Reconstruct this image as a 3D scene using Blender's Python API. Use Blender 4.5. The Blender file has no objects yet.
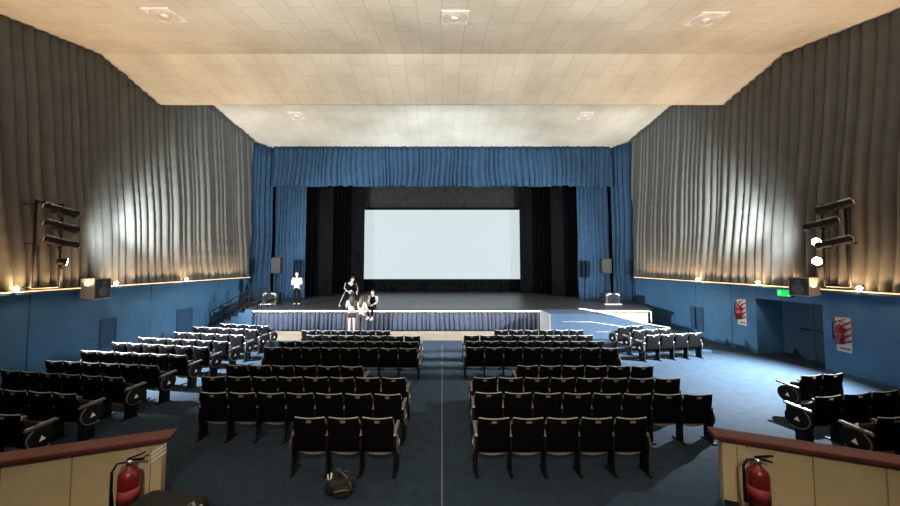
import bpy, bmesh, math, random
from mathutils import Vector, Matrix
random.seed(7)
C = bpy.context.scene.collection
S = bpy.context.scene
R = math.radians

# ------------------------------------------------------------------ camera
F, PX, HOR, PITCH, HC = 338.0, 442.0, 265.0, R(3.0), 3.1
PY = HOR - F*math.tan(PITCH)
cd = bpy.data.cameras.new('camera'); cam = bpy.data.objects.new('camera', cd); C.objects.link(cam)
cam.location = (0, 0, HC); cam.rotation_euler = (R(90)+PITCH, 0, 0)
cd.sensor_width = 36; cd.lens = F/900*36
cd.shift_x = (450-PX)/900; cd.shift_y = (PY-253)/900
cd.clip_end = 200; cd.clip_start = .05
S.camera = cam
CO = Vector((0, 0, HC))
def ray(x, y):
    u = (x-PX)/F; v = (y-PY)/F
    c, s = math.cos(PITCH), math.sin(PITCH)
    return Vector((u, c+v*s, s-v*c))
def at_h(x, y, h): d = ray(x, y); return CO + d*((h-HC)/d.z)      # on a level plane
def at_X(x, y, X): d = ray(x, y); return CO + d*(X/d.x)           # on a side wall
def at_Y(x, y, Y): d = ray(x, y); return CO + d*(Y/d.y)           # on a frontal plane

# ------------------------------------------------------------------ materials
MATS = {}
def mat(name, col, rough=.7, metal=0, emit=0, ecol=None, var=.12, scale=14, bump=0, spec=.5, sheen=0):
    if name in MATS: return MATS[name]
    m = bpy.data.materials.new(name); m.use_nodes = True
    nt = m.node_tree; b = nt.nodes['Principled BSDF']
    b.inputs['Roughness'].default_value = rough; b.inputs['Metallic'].default_value = metal
    b.inputs['Specular IOR Level'].default_value = spec
    if sheen: b.inputs['Sheen Weight'].default_value = sheen
    tc = nt.nodes.new('ShaderNodeTexCoord'); nz = nt.nodes.new('ShaderNodeTexNoise')
    nz.inputs['Scale'].default_value = scale; nz.inputs['Detail'].default_value = 4
    nt.links.new(tc.outputs['Object'], nz.inputs['Vector'])
    rp = nt.nodes.new('ShaderNodeValToRGB')
    rp.color_ramp.elements[0].position = .3; rp.color_ramp.elements[1].position = .7
    rp.color_ramp.elements[0].color = (*[c*(1-var) for c in col], 1)
    rp.color_ramp.elements[1].color = (*[min(1, c*(1+var)) for c in col], 1)
    nt.links.new(nz.outputs['Fac'], rp.inputs['Fac']); nt.links.new(rp.outputs['Color'], b.inputs['Base Color'])
    if bump:
        bp = nt.nodes.new('ShaderNodeBump'); bp.inputs['Strength'].default_value = bump
        nt.links.new(nz.outputs['Fac'], bp.inputs['Height']); nt.links.new(bp.outputs['Normal'], b.inputs['Normal'])
    if emit:
        b.inputs['Emission Color'].default_value = (*(ecol or col), 1); b.inputs['Emission Strength'].default_value = emit
    MATS[name] = m
    return m

def ceiling_mat():
    m = bpy.data.materials.new('acoustic_tiles'); m.use_nodes = True; nt = m.node_tree; b = nt.nodes['Principled BSDF']
    tc = nt.nodes.new('ShaderNodeTexCoord'); mp = nt.nodes.new('ShaderNodeMapping')
    mp.inputs['Rotation'].default_value = (0, 0, R(90))
    nt.links.new(tc.outputs['Object'], mp.inputs['Vector'])
    br = nt.nodes.new('ShaderNodeTexBrick'); nt.links.new(mp.outputs['Vector'], br.inputs['Vector'])
    br.inputs['Color1'].default_value = (.655, .66, .575, 1); br.inputs['Color2'].default_value = (.62, .625, .545, 1)
    br.inputs['Mortar'].default_value = (.47, .465, .40, 1)
    br.inputs['Scale'].default_value = 1; br.inputs['Mortar Size'].default_value = .012
    br.inputs['Brick Width'].default_value = 1.22; br.inputs['Row Height'].default_value = .61
    br.offset = .37; br.inputs['Mortar Smooth'].default_value = .6
    n = nt.nodes.new('ShaderNodeTexNoise'); n.inputs['Scale'].default_value = .55; n.inputs['Detail'].default_value = 5
    nt.links.new(tc.outputs['Object'], n.inputs['Vector'])
    rp = nt.nodes.new('ShaderNodeValToRGB'); rp.color_ramp.elements[0].position = .3; rp.color_ramp.elements[1].position = .62
    rp.color_ramp.elements[0].color = (.80, .785, .76, 1); rp.color_ramp.elements[1].color = (1, 1, 1, 1)
    nt.links.new(n.outputs['Fac'], rp.inputs['Fac'])
    mx = nt.nodes.new('ShaderNodeMixRGB'); mx.blend_type = 'MULTIPLY'; mx.inputs['Fac'].default_value = 1
    nt.links.new(br.outputs['Color'], mx.inputs['Color1']); nt.links.new(rp.outputs['Color'], mx.inputs['Color2'])
    nt.links.new(mx.outputs['Color'], b.inputs['Base Color']); b.inputs['Roughness'].default_value = .95
    b.inputs['Specular IOR Level'].default_value = .1
    return m

M = dict(
    ceiling=ceiling_mat(),
    carpet=mat('blue_carpet', (.0200, .0345, .0545), .95, var=.16, scale=5, bump=.1, spec=.15),
    beige=mat('strip_glow_floor', (.20, .165, .13), .7, var=.15, scale=2, spec=.2),  # warm glow of the stage strip put into the floor colour
    rampcarpet=mat('pale_blue_carpet', (.045, .070, .110), .95, var=.12, scale=5, bump=.1, spec=.1),
    wall=mat('blue_wall_paint', (.042, .115, .205), .6, var=.1, scale=1.2, spec=.3),
    panel=mat('darker_blue_paint', (.020, .058, .11), .6, var=.08, scale=3, spec=.3),
    taupe=mat('taupe_drape', (.096, .097, .088), .95, var=.10, scale=2.5, spec=.1),
    blue=mat('blue_velvet', (.022, .050, .090), .9, var=.14, scale=3, spec=.1),
    black=mat('black_drape', (.004, .004, .0045), .95, var=.3, scale=3, spec=.04),
    border=mat('charcoal_drape', (.022, .022, .021), .95, var=.2, scale=2, spec=.1),
    screen=mat('lit_screen', (.04, .042, .043), .8, emit=.74, ecol=(.80, .93, .95), var=.03, scale=.4),
    seat=mat('black_seat_shell', (.0035, .0035, .0042), .85, var=.3, scale=30, spec=.03),
    cushion=mat('black_seat_fabric', (.016, .017, .02), .9, var=.3, scale=60, spec=.2),
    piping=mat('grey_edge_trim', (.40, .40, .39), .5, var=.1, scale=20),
    plate=mat('grey_number_plate', (.22, .22, .22), .5, metal=.2, var=.1),
    pan=mat('beige_seat_pan', (.24, .20, .155), .5, var=.12, scale=9),
    rim=mat('dull_rim', (.10, .095, .085), .5, var=.1),
    arm=mat('worn_wood_armrest', (.13, .12, .105), .35, var=.2, scale=18),
    iron=mat('black_iron', (.0045, .0045, .005), .6, var=.2, spec=.18),
    marker=mat('white_aisle_marker', (.8, .8, .78), .5, var=.05),
    deck=mat('dark_stage_boards', (.035, .034, .033), .36, var=.25, scale=3, spec=.45),
    stagebody=mat('stage_cream_front', (.62, .56, .47), .7, var=.08, scale=4),
    skirt=mat('grey_blue_skirt', (.034, .043, .070), .85, var=.15, scale=4, spec=.2),
    led=mat('warm_white_led', (1, .9, .75), .5, emit=11, ecol=(1, .86, .66), var=.02),
    ledsoft=mat('soft_white_led', (1, .9, .75), .5, emit=2, ecol=(1, .88, .70), var=.02),
    cove=mat('amber_led', (1, .6, .25), .5, emit=2.2, ecol=(1, .58, .27), var=.02),
    bulb=mat('lit_bulb', (1, .8, .5), .4, emit=60, ecol=(1, .70, .36), var=.02),
    lamp=mat('lit_lamp_face', (1, .95, .85), .4, emit=45, ecol=(1, .93, .80), var=.02),
    cream=mat('cream_panel', (.52, .43, .26), .6, var=.09, scale=2.5, spec=.3),
    seam=mat('panel_seam', (.25, .19, .10), .8),
    rail=mat('dark_red_rail', (.085, .015, .014), .55, var=.2, scale=6),
    red=mat('extinguisher_red', (.16, .009, .012), .35, var=.12, scale=8),
    sign=mat('white_board', (.48, .43, .41), .6, var=.06),
    boardcream=mat('aged_board', (.50, .40, .30), .6, var=.15, scale=9),
    signred=mat('red_stripe', (.26, .03, .03), .6, var=.08),
    dark=mat('black_plastic', (.012, .012, .013), .5, var=.2),
    bag=mat('black_bag_fabric', (.0035, .0035, .004), .8, var=.3, scale=25, bump=.3),
    grey2=mat('dark_grey_cone', (.06, .06, .062), .5, var=.1),
    grey=mat('grey_plastic', (.20, .20, .20), .6, var=.1),
    spk=mat('grey_speaker_grille', (.03, .029, .028), .9, var=.2, scale=60, spec=.08),
    spkbox=mat('grey_speaker_cabinet', (.24, .225, .20), .6, var=.12, scale=10),
    chrome=mat('chrome', (.75, .74, .72), .25, metal=1, var=.05),
    white=mat('white_paint', (.82, .80, .76), .6, var=.04),
    vent=mat('vent_shadow', (.42, .40, .36), .7, var=.1),
    green=mat('green_sign_face', (.02, .7, .12), .4, emit=.75, ecol=(.0, .75, .10), var=.04),
    greenlt=mat('pale_sign_mark', (.5, 1, .6), .4, emit=.6, ecol=(.45, 1, .55), var=.02),
    skin=mat('skin_tone', (.55, .34, .25), .6, var=.08),
    hairblack=mat('black_hair', (.012, .010, .009), .5, var=.3, scale=40),
    hairbrown=mat('brown_hair', (.06, .038, .022), .5, var=.3, scale=40),
    eye=mat('dark_eye', (.02, .015, .012), .3),
    lip=mat('lip_tone', (.40, .16, .14), .5),
    whitecloth=mat('white_cloth', (.55, .55, .55), .85, var=.06),
    greycloth=mat('pale_grey_cloth', (.36, .36, .36), .85, var=.08),
    yellowcloth=mat('pale_yellow_cloth', (.40, .37, .27), .85, var=.08),
    darkcloth=mat('black_cloth', (.005, .005, .006), .95, var=.25, spec=.08),
    greydark=mat('charcoal_cloth', (.02, .02, .023), .85, var=.2),
    ply=mat('door_blue', (.014, .034, .062), .5, var=.1, scale=2),
)

# ------------------------------------------------------------------ mesh helpers
def bmn(): return bmesh.new()
def box(bm, c, s, rot=None, bev=0, mi=0):
    r = bmesh.ops.create_cube(bm, size=1); vs = r['verts']
    mt = Matrix.Translation(Vector(c)) @ (rot or Matrix.Identity(4)) @ Matrix.Diagonal((*s, 1))
    bmesh.ops.transform(bm, matrix=mt, verts=vs)
    fs = {f for v in vs for f in v.link_faces}
    for f in fs: f.material_index = mi
    if bev:
        es = list({e for f in fs for e in f.edges})
        bmesh.ops.bevel(bm, geom=es, offset=bev, segments=2, affect='EDGES', profile=.6)
    return vs
def ring(bm, c, a, b, r, n, sq=1):
    return [bm.verts.new(c + a*(r*math.cos(2*math.pi*i/n)) + b*(r*sq*math.sin(2*math.pi*i/n))) for i in range(n)]
def frame(d):
    d = d.normalized(); a = Vector((0, 0, 1)) if abs(d.z) < .9 else Vector((1, 0, 0))
    u = d.cross(a).normalized(); return u, d.cross(u).normalized()
def tube(bm, pts, r, n=8, caps=True, mi=0):
    pts = [Vector(p) for p in pts]; rs = r if isinstance(r, (list, tuple)) else [r]*len(pts)
    rings = []
    for i, p in enumerate(pts):
        d = (pts[min(i+1, len(pts)-1)] - pts[max(i-1, 0)])
        u, v = frame(d)
        if i:
            # keep rings untwisted
            u0 = pu - d.normalized()*pu.dot(d.normalized())
            if u0.length > 1e-5: u = u0.normalized(); v = d.normalized().cross(u)
        pu = u
        rings.append(ring(bm, p, u, v, rs[i], n))
    for a, b in zip(rings, rings[1:]):
        for i in range(n):
            f = bm.faces.new((a[i], a[(i+1) % n], b[(i+1) % n], b[i])); f.material_index = mi; f.smooth = True
    if caps:
        for q in (list(reversed(rings[0])), rings[-1]):
            f = bm.faces.new(q); f.material_index = mi
def lathe(bm, prof, c=(0, 0, 0), axis=(0, 0, 1), n=20, mi=0):
    """prof: (radius, distance along axis)"""
    c = Vector(c); ax = Vector(axis).normalized(); u, v = frame(ax); rings = []
    for r, h in prof: rings.append(ring(bm, c+ax*h, u, v, max(r, 1e-4), n))
    for a, b in zip(rings, rings[1:]):
        for i in range(n):
            f = bm.faces.new((a[i], a[(i+1) % n], b[(i+1) % n], b[i])); f.smooth = True; f.material_index = mi
    for q in (list(reversed(rings[0])), rings[-1]):
        f = bm.faces.new(q); f.material_index = mi
def prism(bm, poly, lo, hi, to=lambda a, b, t: (a, b, t), mi=0):
    A = [bm.verts.new(to(a, b, lo)) for a, b in poly]; B = [bm.verts.new(to(a, b, hi)) for a, b in poly]
    n = len(poly)
    fs = [bm.faces.new(A), bm.faces.new(list(reversed(B)))]
    for i in range(n): fs.append(bm.faces.new((A[i], B[i], B[(i+1) % n], A[(i+1) % n])))
    for f in fs: f.material_index = mi
def ball(bm, c, s, mi=0, seg=14, rings=10, rot=None):
    r = bmesh.ops.create_uvsphere(bm, u_segments=seg, v_segments=rings, radius=1); vs = r['verts']
    mt = Matrix.Translation(Vector(c)) @ (rot or Matrix.Identity(4)) @ Matrix.Diagonal((*s, 1))
    bmesh.ops.transform(bm, matrix=mt, verts=vs)
    for f in {f for v in vs for f in v.link_faces}: f.smooth = True; f.material_index = mi
    return vs
def obj(name, bm, m, parent=None, smooth=False, label=None):
    bmesh.ops.recalc_face_normals(bm, faces=bm.faces)
    me = bpy.data.meshes.new(name); bm.to_mesh(me); bm.free()
    for x in (m if isinstance(m, (list, tuple)) else [m]): me.materials.append(M[x])
    if smooth:
        for p in me.polygons: p.use_smooth = True
    o = bpy.data.objects.new(name, me); C.objects.link(o)
    if parent: o.parent = parent
    if label: o['label'] = label
    return o
def tag(o, label, cat, group=None):
    o['label'] = label; o['category'] = cat
    if group: o['group'] = group
    return o
def thing(name, label, cat, loc=(0, 0, 0), rz=0, group=None):
    o = bpy.data.objects.new(name, None); C.objects.link(o); o.empty_display_size = .1
    o.location = loc; o.rotation_euler = (0, 0, rz)
    return tag(o, label, cat, group)
def struct(o): o['kind'] = 'structure'; return o
def kids(o): return [k for k in o.children]
def copy_tree(o, parent=None):
    c = o.copy(); C.objects.link(c)
    c.parent = parent
    for k in o.children: copy_tree(k, c)
    return c

# ------------------------------------------------------------------ room numbers
WX = 11.1                                   # side walls
TRIM = 2.40                                 # height of the ledge under the drapes
A1 = at_X(0, 16, -WX); A2 = at_X(97, 54, -WX); B2 = at_X(157, 104.5, -WX); C1 = at_X(213, 107.5, -WX); C2 = at_X(251, 139, -WX)
YP = C2.y                                   # start of the proscenium
def lerp(a, b, t): return a+(b-a)*t
slopeA = (A2.z-A1.z)/(A2.y-A1.y); slopeC = (C2.z-C1.z)/(C2.y-C1.y)
LIPC = C2.z + slopeC*(B2.y-C2.y)
YV = 20.3                                   # valance plane
VTOP = C2.z + slopeC*(YV-C2.y)
def ceil_z(y):
    if y < 4: return A1.z + slopeA*(4-A1.y)
    if y < A2.y: return A1.z + slopeA*(y-A1.y)
    if y < B2.y: return lerp(A2.z, B2.z, (y-A2.y)/(B2.y-A2.y))
    return C2.z + slopeC*(y-C2.y)
print('CEIL', A1, A2, B2, C1, C2, LIPC, VTOP)

# floor
bm = bmn(); box(bm, (0, 6.5, -.1), (26, 31, .2)); struct(obj('floor', bm, 'carpet'))
bm = bmn(); box(bm, (-2.2, 15.05, .002), (13.6, 1.9, .004)); struct(obj('floor_front_glow', bm, 'beige'))  # carpet lit by the stage strip, its glow painted as a beige sheet
# ceiling: folded acoustic slabs
bm = bmn()
YE = 20.75
prof = [(-8.3, ceil_z(0)), (4, ceil_z(0)), (A2.y, A2.z), (B2.y, B2.z), (B2.y+.12, B2.z+.03), (B2.y+.12, LIPC), (YE, C2.z+slopeC*(YE-C2.y)), (YE, 13.4), (-8.3, 13.4)]
prism(bm, prof, -11.7, 11.7, lambda a, b, t: (t, a, b)); struct(obj('ceiling', bm, 'ceiling'))
# side walls
bm = bmn(); box(bm, (-WX-.15, 10.4, 6.2), (.3, 37.4, 12.4)); struct(obj('wall_left', bm, 'wall'))
bm = bmn()
DY0, DY1, DH = 9.95, 12.05, 1.93            # exit recess
box(bm, (WX+.15, (DY0-8.3)/2, 6.2), (.3, DY0+8.3, 12.4))
box(bm, (WX+.15, (DY1+29.1)/2, 6.2), (.3, 29.1-DY1, 12.4))
box(bm, (WX+.15, (DY0+DY1)/2, (DH+12.4)/2), (.3, DY1-DY0, 12.4-DH))
box(bm, (WX+.62, DY1+.1, 1.2), (.64, .2, 2.4)); box(bm, (WX+.62, DY0-.1, 1.2), (.64, .2, 2.4))
box(bm, (WX+.62, (DY0+DY1)/2, DH+.15), (.64, DY1-DY0, .3))
box(bm, (WX+1.04, (DY0+DY1)/2, 1.2), (.2, 2.5, 2.4))
struct(obj('wall_right', bm, 'wall'))
bm = bmn(); box(bm, (0, -8.15, 6.2), (22.8, .3, 12.4)); struct(obj('wall_rear', bm, 'panel'))
bm = bmn(); box(bm, (0, 29.2, 6.2), (22.8, .3, 12.4)); struct(obj('wall_stage', bm, 'black'))
bm = bmn(); box(bm, (0, 25, 12.0), (22.2, 8.2, .3)); struct(obj('ceiling_stage', bm, 'black'))
# exit door in its recess
bm = bmn()
for s in (-1, 1): box(bm, (WX+.91, (DY0+DY1)/2+s*.5, .94), (.05, .985, 1.86), bev=.006)
d = struct(obj('door_1', bm, 'ply'))
bm = bmn()
for s in (-1, 1):
    tube(bm, [(WX+.885, (DY0+DY1)/2+s*.10, 1.0), (WX+.82, (DY0+DY1)/2+s*.10, 1.0), (WX+.82, (DY0+DY1)/2+s*.38, 1.0), (WX+.885, (DY0+DY1)/2+s*.38, 1.0)], .015)
obj('push_bar', bm, 'iron', d)
# ledges, battens
for k, s in ((1, -1), (2, 1)):
    bm = bmn(); box(bm, (s*(WX-.15), 5.5, TRIM-.03), (.30, 27.3, .06))
    struct(obj('trim_%d' % k, bm, 'panel'))
n = 3
for s, ys in ((-1, (9.2, 13.0, 16.9)), (1, (13.1, 14.9))):
    for y in ys:
        bm = bmn(); box(bm, (s*(WX-.012), y, TRIM/2), (.024, .07, TRIM-.08)); struct(obj('trim_%d' % n, bm, 'wall')); n += 1
for nm, s, segs in (('baseboard_left', -1, ((-8, 15.6),)), ('baseboard_right', 1, ((-8, DY0), (DY1, 13.9)))):
    bm = bmn()
    for a, b in segs: box(bm, (s*(WX-.012), (a+b)/2, .06), (.024, b-a, .12))
    struct(obj(nm, bm, 'panel'))
# access panels set in the walls
def wall_panel(s, x0, x1, y0, y1, label):
    a = at_X(x0, y0, s*WX); b = at_X(x1, y1, s*WX)
    yc = (a.y+b.y)/2; w = abs(a.y-b.y); zc = (a.z+b.z)/2; h = abs(a.z-b.z)
    t = thing('wall_panel', label, 'panel', (s*WX, yc, zc-h/2), 0, 'dark access panels on the side walls')
    bm = bmn(); box(bm, (-s*.012, 0, h/2), (.024, w, h)); obj('board', bm, 'panel', t)
    bm = bmn()
    for q in (-1, 1):
        box(bm, (-s*.02, q*w/2, h/2), (.04, .03, h+.03)); box(bm, (-s*.02, 0, h/2+q*h/2), (.04, w, .03))
    obj('frame', bm, 'panel', t)
wall_panel(-1, 100.5, 114, 320, 345, 'dark blue access panel on the left wall below the wall speaker')
wall_panel(-1, 177, 191, 310, 331, 'dark blue access panel on the left wall near the stage steps')
wall_panel(1, 691, 704, 306, 331, 'dark blue access panel on the right wall behind the front side seats')

# ------------------------------------------------------------------ drapes
class Pleats:
    def __init__(s, lo, hi, length, seed, amp):
        r = random.Random(seed); s.e = [-2.0]; s.a = []
        while s.e[-1] < length+2:
            s.e.append(s.e[-1]+r.uniform(lo, hi)); s.a.append(amp*r.uniform(.55, 1.1))
        s.i = 0
    def f(s, t):
        import bisect
        i = max(0, min(len(s.a)-1, bisect.bisect_right(s.e, t)-1))
        u = (t-s.e[i])/(s.e[i+1]-s.e[i])
        return s.a[i]*(abs(math.sin(math.pi*u))**.8)
def drape(name, path, ztop, zbot, m, lo, hi, amp, seed, step=.05, rows=10, lean=0, flare=0, parent=None, hem=0, wob=.08):
    """path: polyline (x,y); folds stand out to the left of the walking direction"""
    pts = [Vector((*p, 0)) for p in path]; segs = [(b-a).length for a, b in zip(pts, pts[1:])]; L = sum(segs)
    P = Pleats(lo, hi, L, seed, amp); rr = random.Random(seed+5); ph = [rr.uniform(0, 6.28) for _ in range(3)]
    n = max(8, int(L/step)); bm = bmn(); grid = []
    for i in range(n+1):
        s = L*i/n; acc = 0; k = 0
        while k < len(segs)-1 and s > acc+segs[k]: acc += segs[k]; k += 1
        d = (pts[k+1]-pts[k]).normalized(); p = pts[k]+d*(s-acc); nrm = Vector((-d.y, d.x, 0))
        zt = ztop(p) if callable(ztop) else ztop
        hb = hem*(.5+.5*math.sin(s*1.9+ph[0]))*abs(math.sin(s*5.1+ph[1]))
        zb = zbot + hb
        col = []
        for j in range(rows+1):
            t = j/rows; z = zt+(zb-zt)*t
            sh = s + lean*(z-zbot) + wob*math.sin(z*1.3+s*.7+ph[2])*t
            q = P.f(sh)*(.55+.45*t) + flare*t
            w = p+nrm*q; col.append(bm.verts.new((w.x, w.y, z)))
        grid.append(col)
    for a, b in zip(grid, grid[1:]):
        for j in range(rows):
            f = bm.faces.new((a[j], b[j], b[j+1], a[j+1])); f.smooth = True
    me_o = obj(name, bm, m, parent, smooth=True)
    md = me_o.modifiers.new('thick', 'SOLIDIFY'); md.thickness = .012; md.offset = -1
    return me_o
# taupe drapes over the side walls (folds face the hall)
wl = lambda p: ceil_z(p.y)-.02 if not (B2.y-.05 < p.y < B2.y+.2) else B2.z-.02
o = drape('wall_drape', [(-WX+.04, 19.25), (-WX+.04, -6)], wl, TRIM+.03, 'taupe', .20, .38, .24, 11, step=.028, rows=16, lean=-.09, wob=.06)
tag(o, 'tall pleated taupe drape covering the left wall above the blue dado', 'curtain', 'taupe drapes on the side walls')
o = drape('wall_drape', [(WX-.04, -6), (WX-.04, 19.25)], wl, TRIM+.03, 'taupe', .20, .38, .24, 12, step=.028, rows=16, lean=.09, wob=.06)
tag(o, 'tall pleated taupe drape covering the right wall above the exit', 'curtain', 'taupe drapes on the side walls')
# blue legs in the corners, valance, blue travellers
vx0 = at_Y(274, 145, YV).x; vx1 = at_Y(609, 145, YV).x
SH = 1.03                                   # stage height
cz = lambda p: min(VTOP, ceil_z(p.y))-.03
for s, lab, sd in ((-1, 'left', 21), (1, 'right', 22)):
    p = [(s*(WX-.04), 19.33), (s*(abs(vx0)+.35), 19.9), (s*(abs(vx0)+.05), 20.5)]
    if s > 0: p = p[::-1]
    p = p[::-1]
    o = drape('corner_curtain', p if s < 0 else p, cz, SH+.01, 'blue', .18, .34, -.2, sd, step=.03, rows=12)
    tag(o, 'tall blue curtain in the %s corner between taupe drape and valance' % lab, 'curtain', 'blue stage curtains')
vb = at_Y(442, 187.5, YV).z
o = drape('valance', [(vx1, YV), (vx0, YV)], VTOP-.03, vb, 'blue', .18, .42, .26, 31, step=.03, rows=8, hem=.10, wob=.12)
tag(o, 'wide pleated blue valance hanging across the top of the stage', 'curtain')
ty = 21.0
for s, lab, xs, sd in ((-1, 'left', (275, 306), 41), (1, 'right', (577, 608.5), 42)):
    a = at_Y(xs[0], 250, ty).x; b = at_Y(xs[1], 250, ty).x
    o = drape('stage_curtain', [(b, ty), (a, ty)], vb+1.2, SH+.01, 'blue', .16, .30, .2, sd, step=.02, rows=12)
    tag(o, 'drawn blue stage curtain under the %s end of the valance' % lab, 'curtain', 'blue stage curtains')
# black side drapes, border, backdrop
for s, lab in ((-1, 'left'), (1, 'right')):
    for k, (y, xa, xb, nm) in enumerate(((22.6, 296, 333, 'beside the blue curtain'), (25.2, 322, 364.5, 'beside the screen'))):
        a = at_Y(xa, 250, y).x; b = at_Y(xb, 250, y).x
        if s > 0: a, b = -b, -a
        o = drape('black_side_drape', [(b, y), (a, y)], 11.845, SH+.01, 'black', .2, .4, .12, 51+k+s, step=.04, rows=8)
        tag(o, 'black stage side drape on the %s %s' % (lab, nm), 'curtain', 'black side drapes')
    bm = bmn(); box(bm, (s*10.6, 24.9, 6.44), (.1, 8.2, 10.8)); struct(obj('wall_stage_'+lab, bm, 'black'))
ys = 26.6
hb = at_Y(442, 207.5, 26.0).z
o = drape('black_border', [(7, 26.0), (-7, 26.0)], 11.845, hb, 'border', .5, .9, .05, 61, step=.08, rows=6)
tag(o, 'charcoal border drape hanging above the white screen', 'curtain')
# screen
a = at_Y(364.5, 210, ys); b = at_Y(521.5, 279, ys)
t = thing('projection_screen', 'large white projection screen lit at the back of the stage', 'screen', ((a.x+b.x)/2, ys, b.z))
w = b.x-a.x; h = a.z-b.z
bm = bmn(); box(bm, (0, 0, h/2), (w, .03, h)); obj('screen_surface', bm, 'screen', t)
bm = bmn()
for q in (-1, 1):
    box(bm, (q*(w/2+.15), .0, h/2), (.3, .08, h+.6)); box(bm, (0, .0, h/2+q*(h/2+.15)), (w, .08, .3))
for q in (-.38, -.13, .13, .38): box(bm, (q*w, .06, (h-(b.z-SH))/2), (.12, .10, h+b.z-SH-.02))
obj('screen_frame', bm, 'black', t)
o = drape('screen_base_drape', [(6.6, 26.95), (-6.6, 26.95)], b.z+.1, SH+.01, 'black', .3, .6, .05, 71, step=.08, rows=4)
tag(o, 'low black drape closing the gap beneath the screen', 'curtain')
o = drape('black_backdrop', [(10.4, 28.2), (-10.4, 28.2)], 11.5, SH+.01, 'black', .3, .6, .1, 72, step=.08, rows=4)
tag(o, 'black backdrop across the rear of the stage behind the screen', 'curtain')

# ------------------------------------------------------------------ stage
YS = at_h(442, 309.5, SH).y                  # front edge
XL = at_h(252, 309.5, SH).x; XR = at_h(541, 309.5, SH).x
XE = at_h(651, 309.5, SH).x
print('STAGE', YS, XL, XR, XE)
t = thing('stage', 'raised black-floored stage with a pleated skirt and glowing front edge', 'stage', (0, YS, 0))
def P2(poly): return [(x, y-YS) for x, y in poly]
bm = bmn()
deck = [(-WX+.03, YS+1.0), (XL, YS+1.0), (XL, YS), (XE, YS), (WX-.03, 19.0), (WX-.03, 29.0), (-WX+.03, 29.0)]
prism(bm, P2(deck), SH-.06, SH); obj('deck', bm, 'deck', t)
bm = bmn()
body = [(-WX+.03, YS+1.1), (XL+.1, YS+1.1), (XL+.1, YS+.38), (XR+.05, YS+.38), (XR+.05, YS+.24), (XE-.02, YS+.24), (WX-.1, 19.15), (WX-.1, 29.0), (-WX+.03, 29.0)]
prism(bm, P2(body), 0, SH-.06); obj('stage_front', bm, 'panel', t)
bm = bmn(); box(bm, ((XR+XE)/2, .22, (SH-.08)/2), (XE-XR-.06, .03, SH-.09)); obj('ramp_side_panel', bm, 'stagebody', t, label='pale lit panel behind the ramp')
sk = drape('skirt', [(XR, .33), (XL+.02, .33)], SH-.08, .02, 'skirt', .15, .28, .17, 81, step=.022, rows=8, parent=t, wob=.03)
bm = bmn(); box(bm, ((XL+XR)/2, .035, SH-.085), (XR-XL-.04, .03, .035)); obj('light_strip', bm, 'led', t, label='glowing warm white strip under the front edge')
bm = bmn(); tube(bm, [(XR+1.75, .04, SH-.09), (XE-.05, .04, SH-.09)], .025, 6)
for p_ in [None]:
    e0 = Vector((XE, .02, SH-.09)); tube(bm, [e0, (XE+.02, .02, .45)], .02, 6)
obj('light_strip', bm, 'ledsoft', t, label='glowing warm white strip above the ramp')
# ramp in front of the right half of the stage
RY0 = at_h(552, 314, SH).y; RX1 = XR+1.75; RX2 = WX-.25
t = thing('stage_ramp', 'blue carpeted access ramp descending to the right in front of the stage', 'ramp', (XR, RY0, 0))
bm = bmn()
zs = .12
n_ = 14; pts = [(0, 0), (0, SH), (RX1-XR, SH)]
for i in range(1, n_+1):
    u = i/n_; pts.append((RX1-XR+u*(RX2-RX1), SH-(SH-zs)*(u-.12*math.sin(2*math.pi*u)/2)))
pts += [(RX2-XR, 0)]
prism(bm, pts, 0, YS-RY0-.02, lambda a, b, t_: (a, t_, b)); obj('ramp_body', bm, 'rampcarpet', t)
bm = bmn()
tube(bm, [(.45, -.012, .70), (RX1-XR-.1, -.012, .70), (RX1-XR+1.6, -.012, .46), (RX1-XR+3.2, -.012, .16)], .016, 6)
tube(bm, [(RX1-XR+.1, -.012, .28), (RX1-XR+.9, -.012, .28)], .012, 6)
obj('edge_moulding', bm, 'piping', t)
bm = bmn()
tube(bm, [(a, YS-RY0-.06, b+.05) for a, b in pts[2:-2]], .022, 6)
obj('light_strip', bm, 'ledsoft', t, label='glowing strip along the ramp at the stage side')
bm = bmn(); box(bm, (-.03, (YS-RY0)/2, SH/2), (.06, YS-RY0-.04, SH-.02)); obj('side_board', bm, 'grey', t)

# stage steps with handrail, left
t = thing('stage_steps', 'dark stage steps with black handrail at the left end of the stage', 'steps', (-WX+.25, YS+.02, 0))
W0 = XL-(-WX+.25)-.03
for i in range(6):
    bm = bmn(); hz = SH*(i+1)/6.0 - .0
    xa = W0*i/6.0
    box(bm, ((xa+W0/6*.5), .48, hz/2), (W0/6, .9, hz)); obj('step', bm, 'panel', t)
    bm = bmn(); box(bm, (xa+W0/12, .48, hz+.012), (W0/6+.03, .92, .024)); obj('tread', bm, 'greydark', t)
bm = bmn()
for yy in (.03, .93):
    for xx, z0 in ((.05, 0), (W0*.5, SH*.5), (W0*.93, SH)):
        tube(bm, [(xx, yy, z0), (xx, yy, z0+.92)], .02, 6)
    for dz in (.92, .62, .34):
        tube(bm, [(.05, yy, dz), (W0*.93, yy, SH+dz), (W0*1.12, yy, SH+dz)], .02, 6)
    tube(bm, [(W0*1.12, yy, SH), (W0*1.12, yy, SH+.92)], .02, 6)
obj('handrail', bm, 'iron', t)

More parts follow.
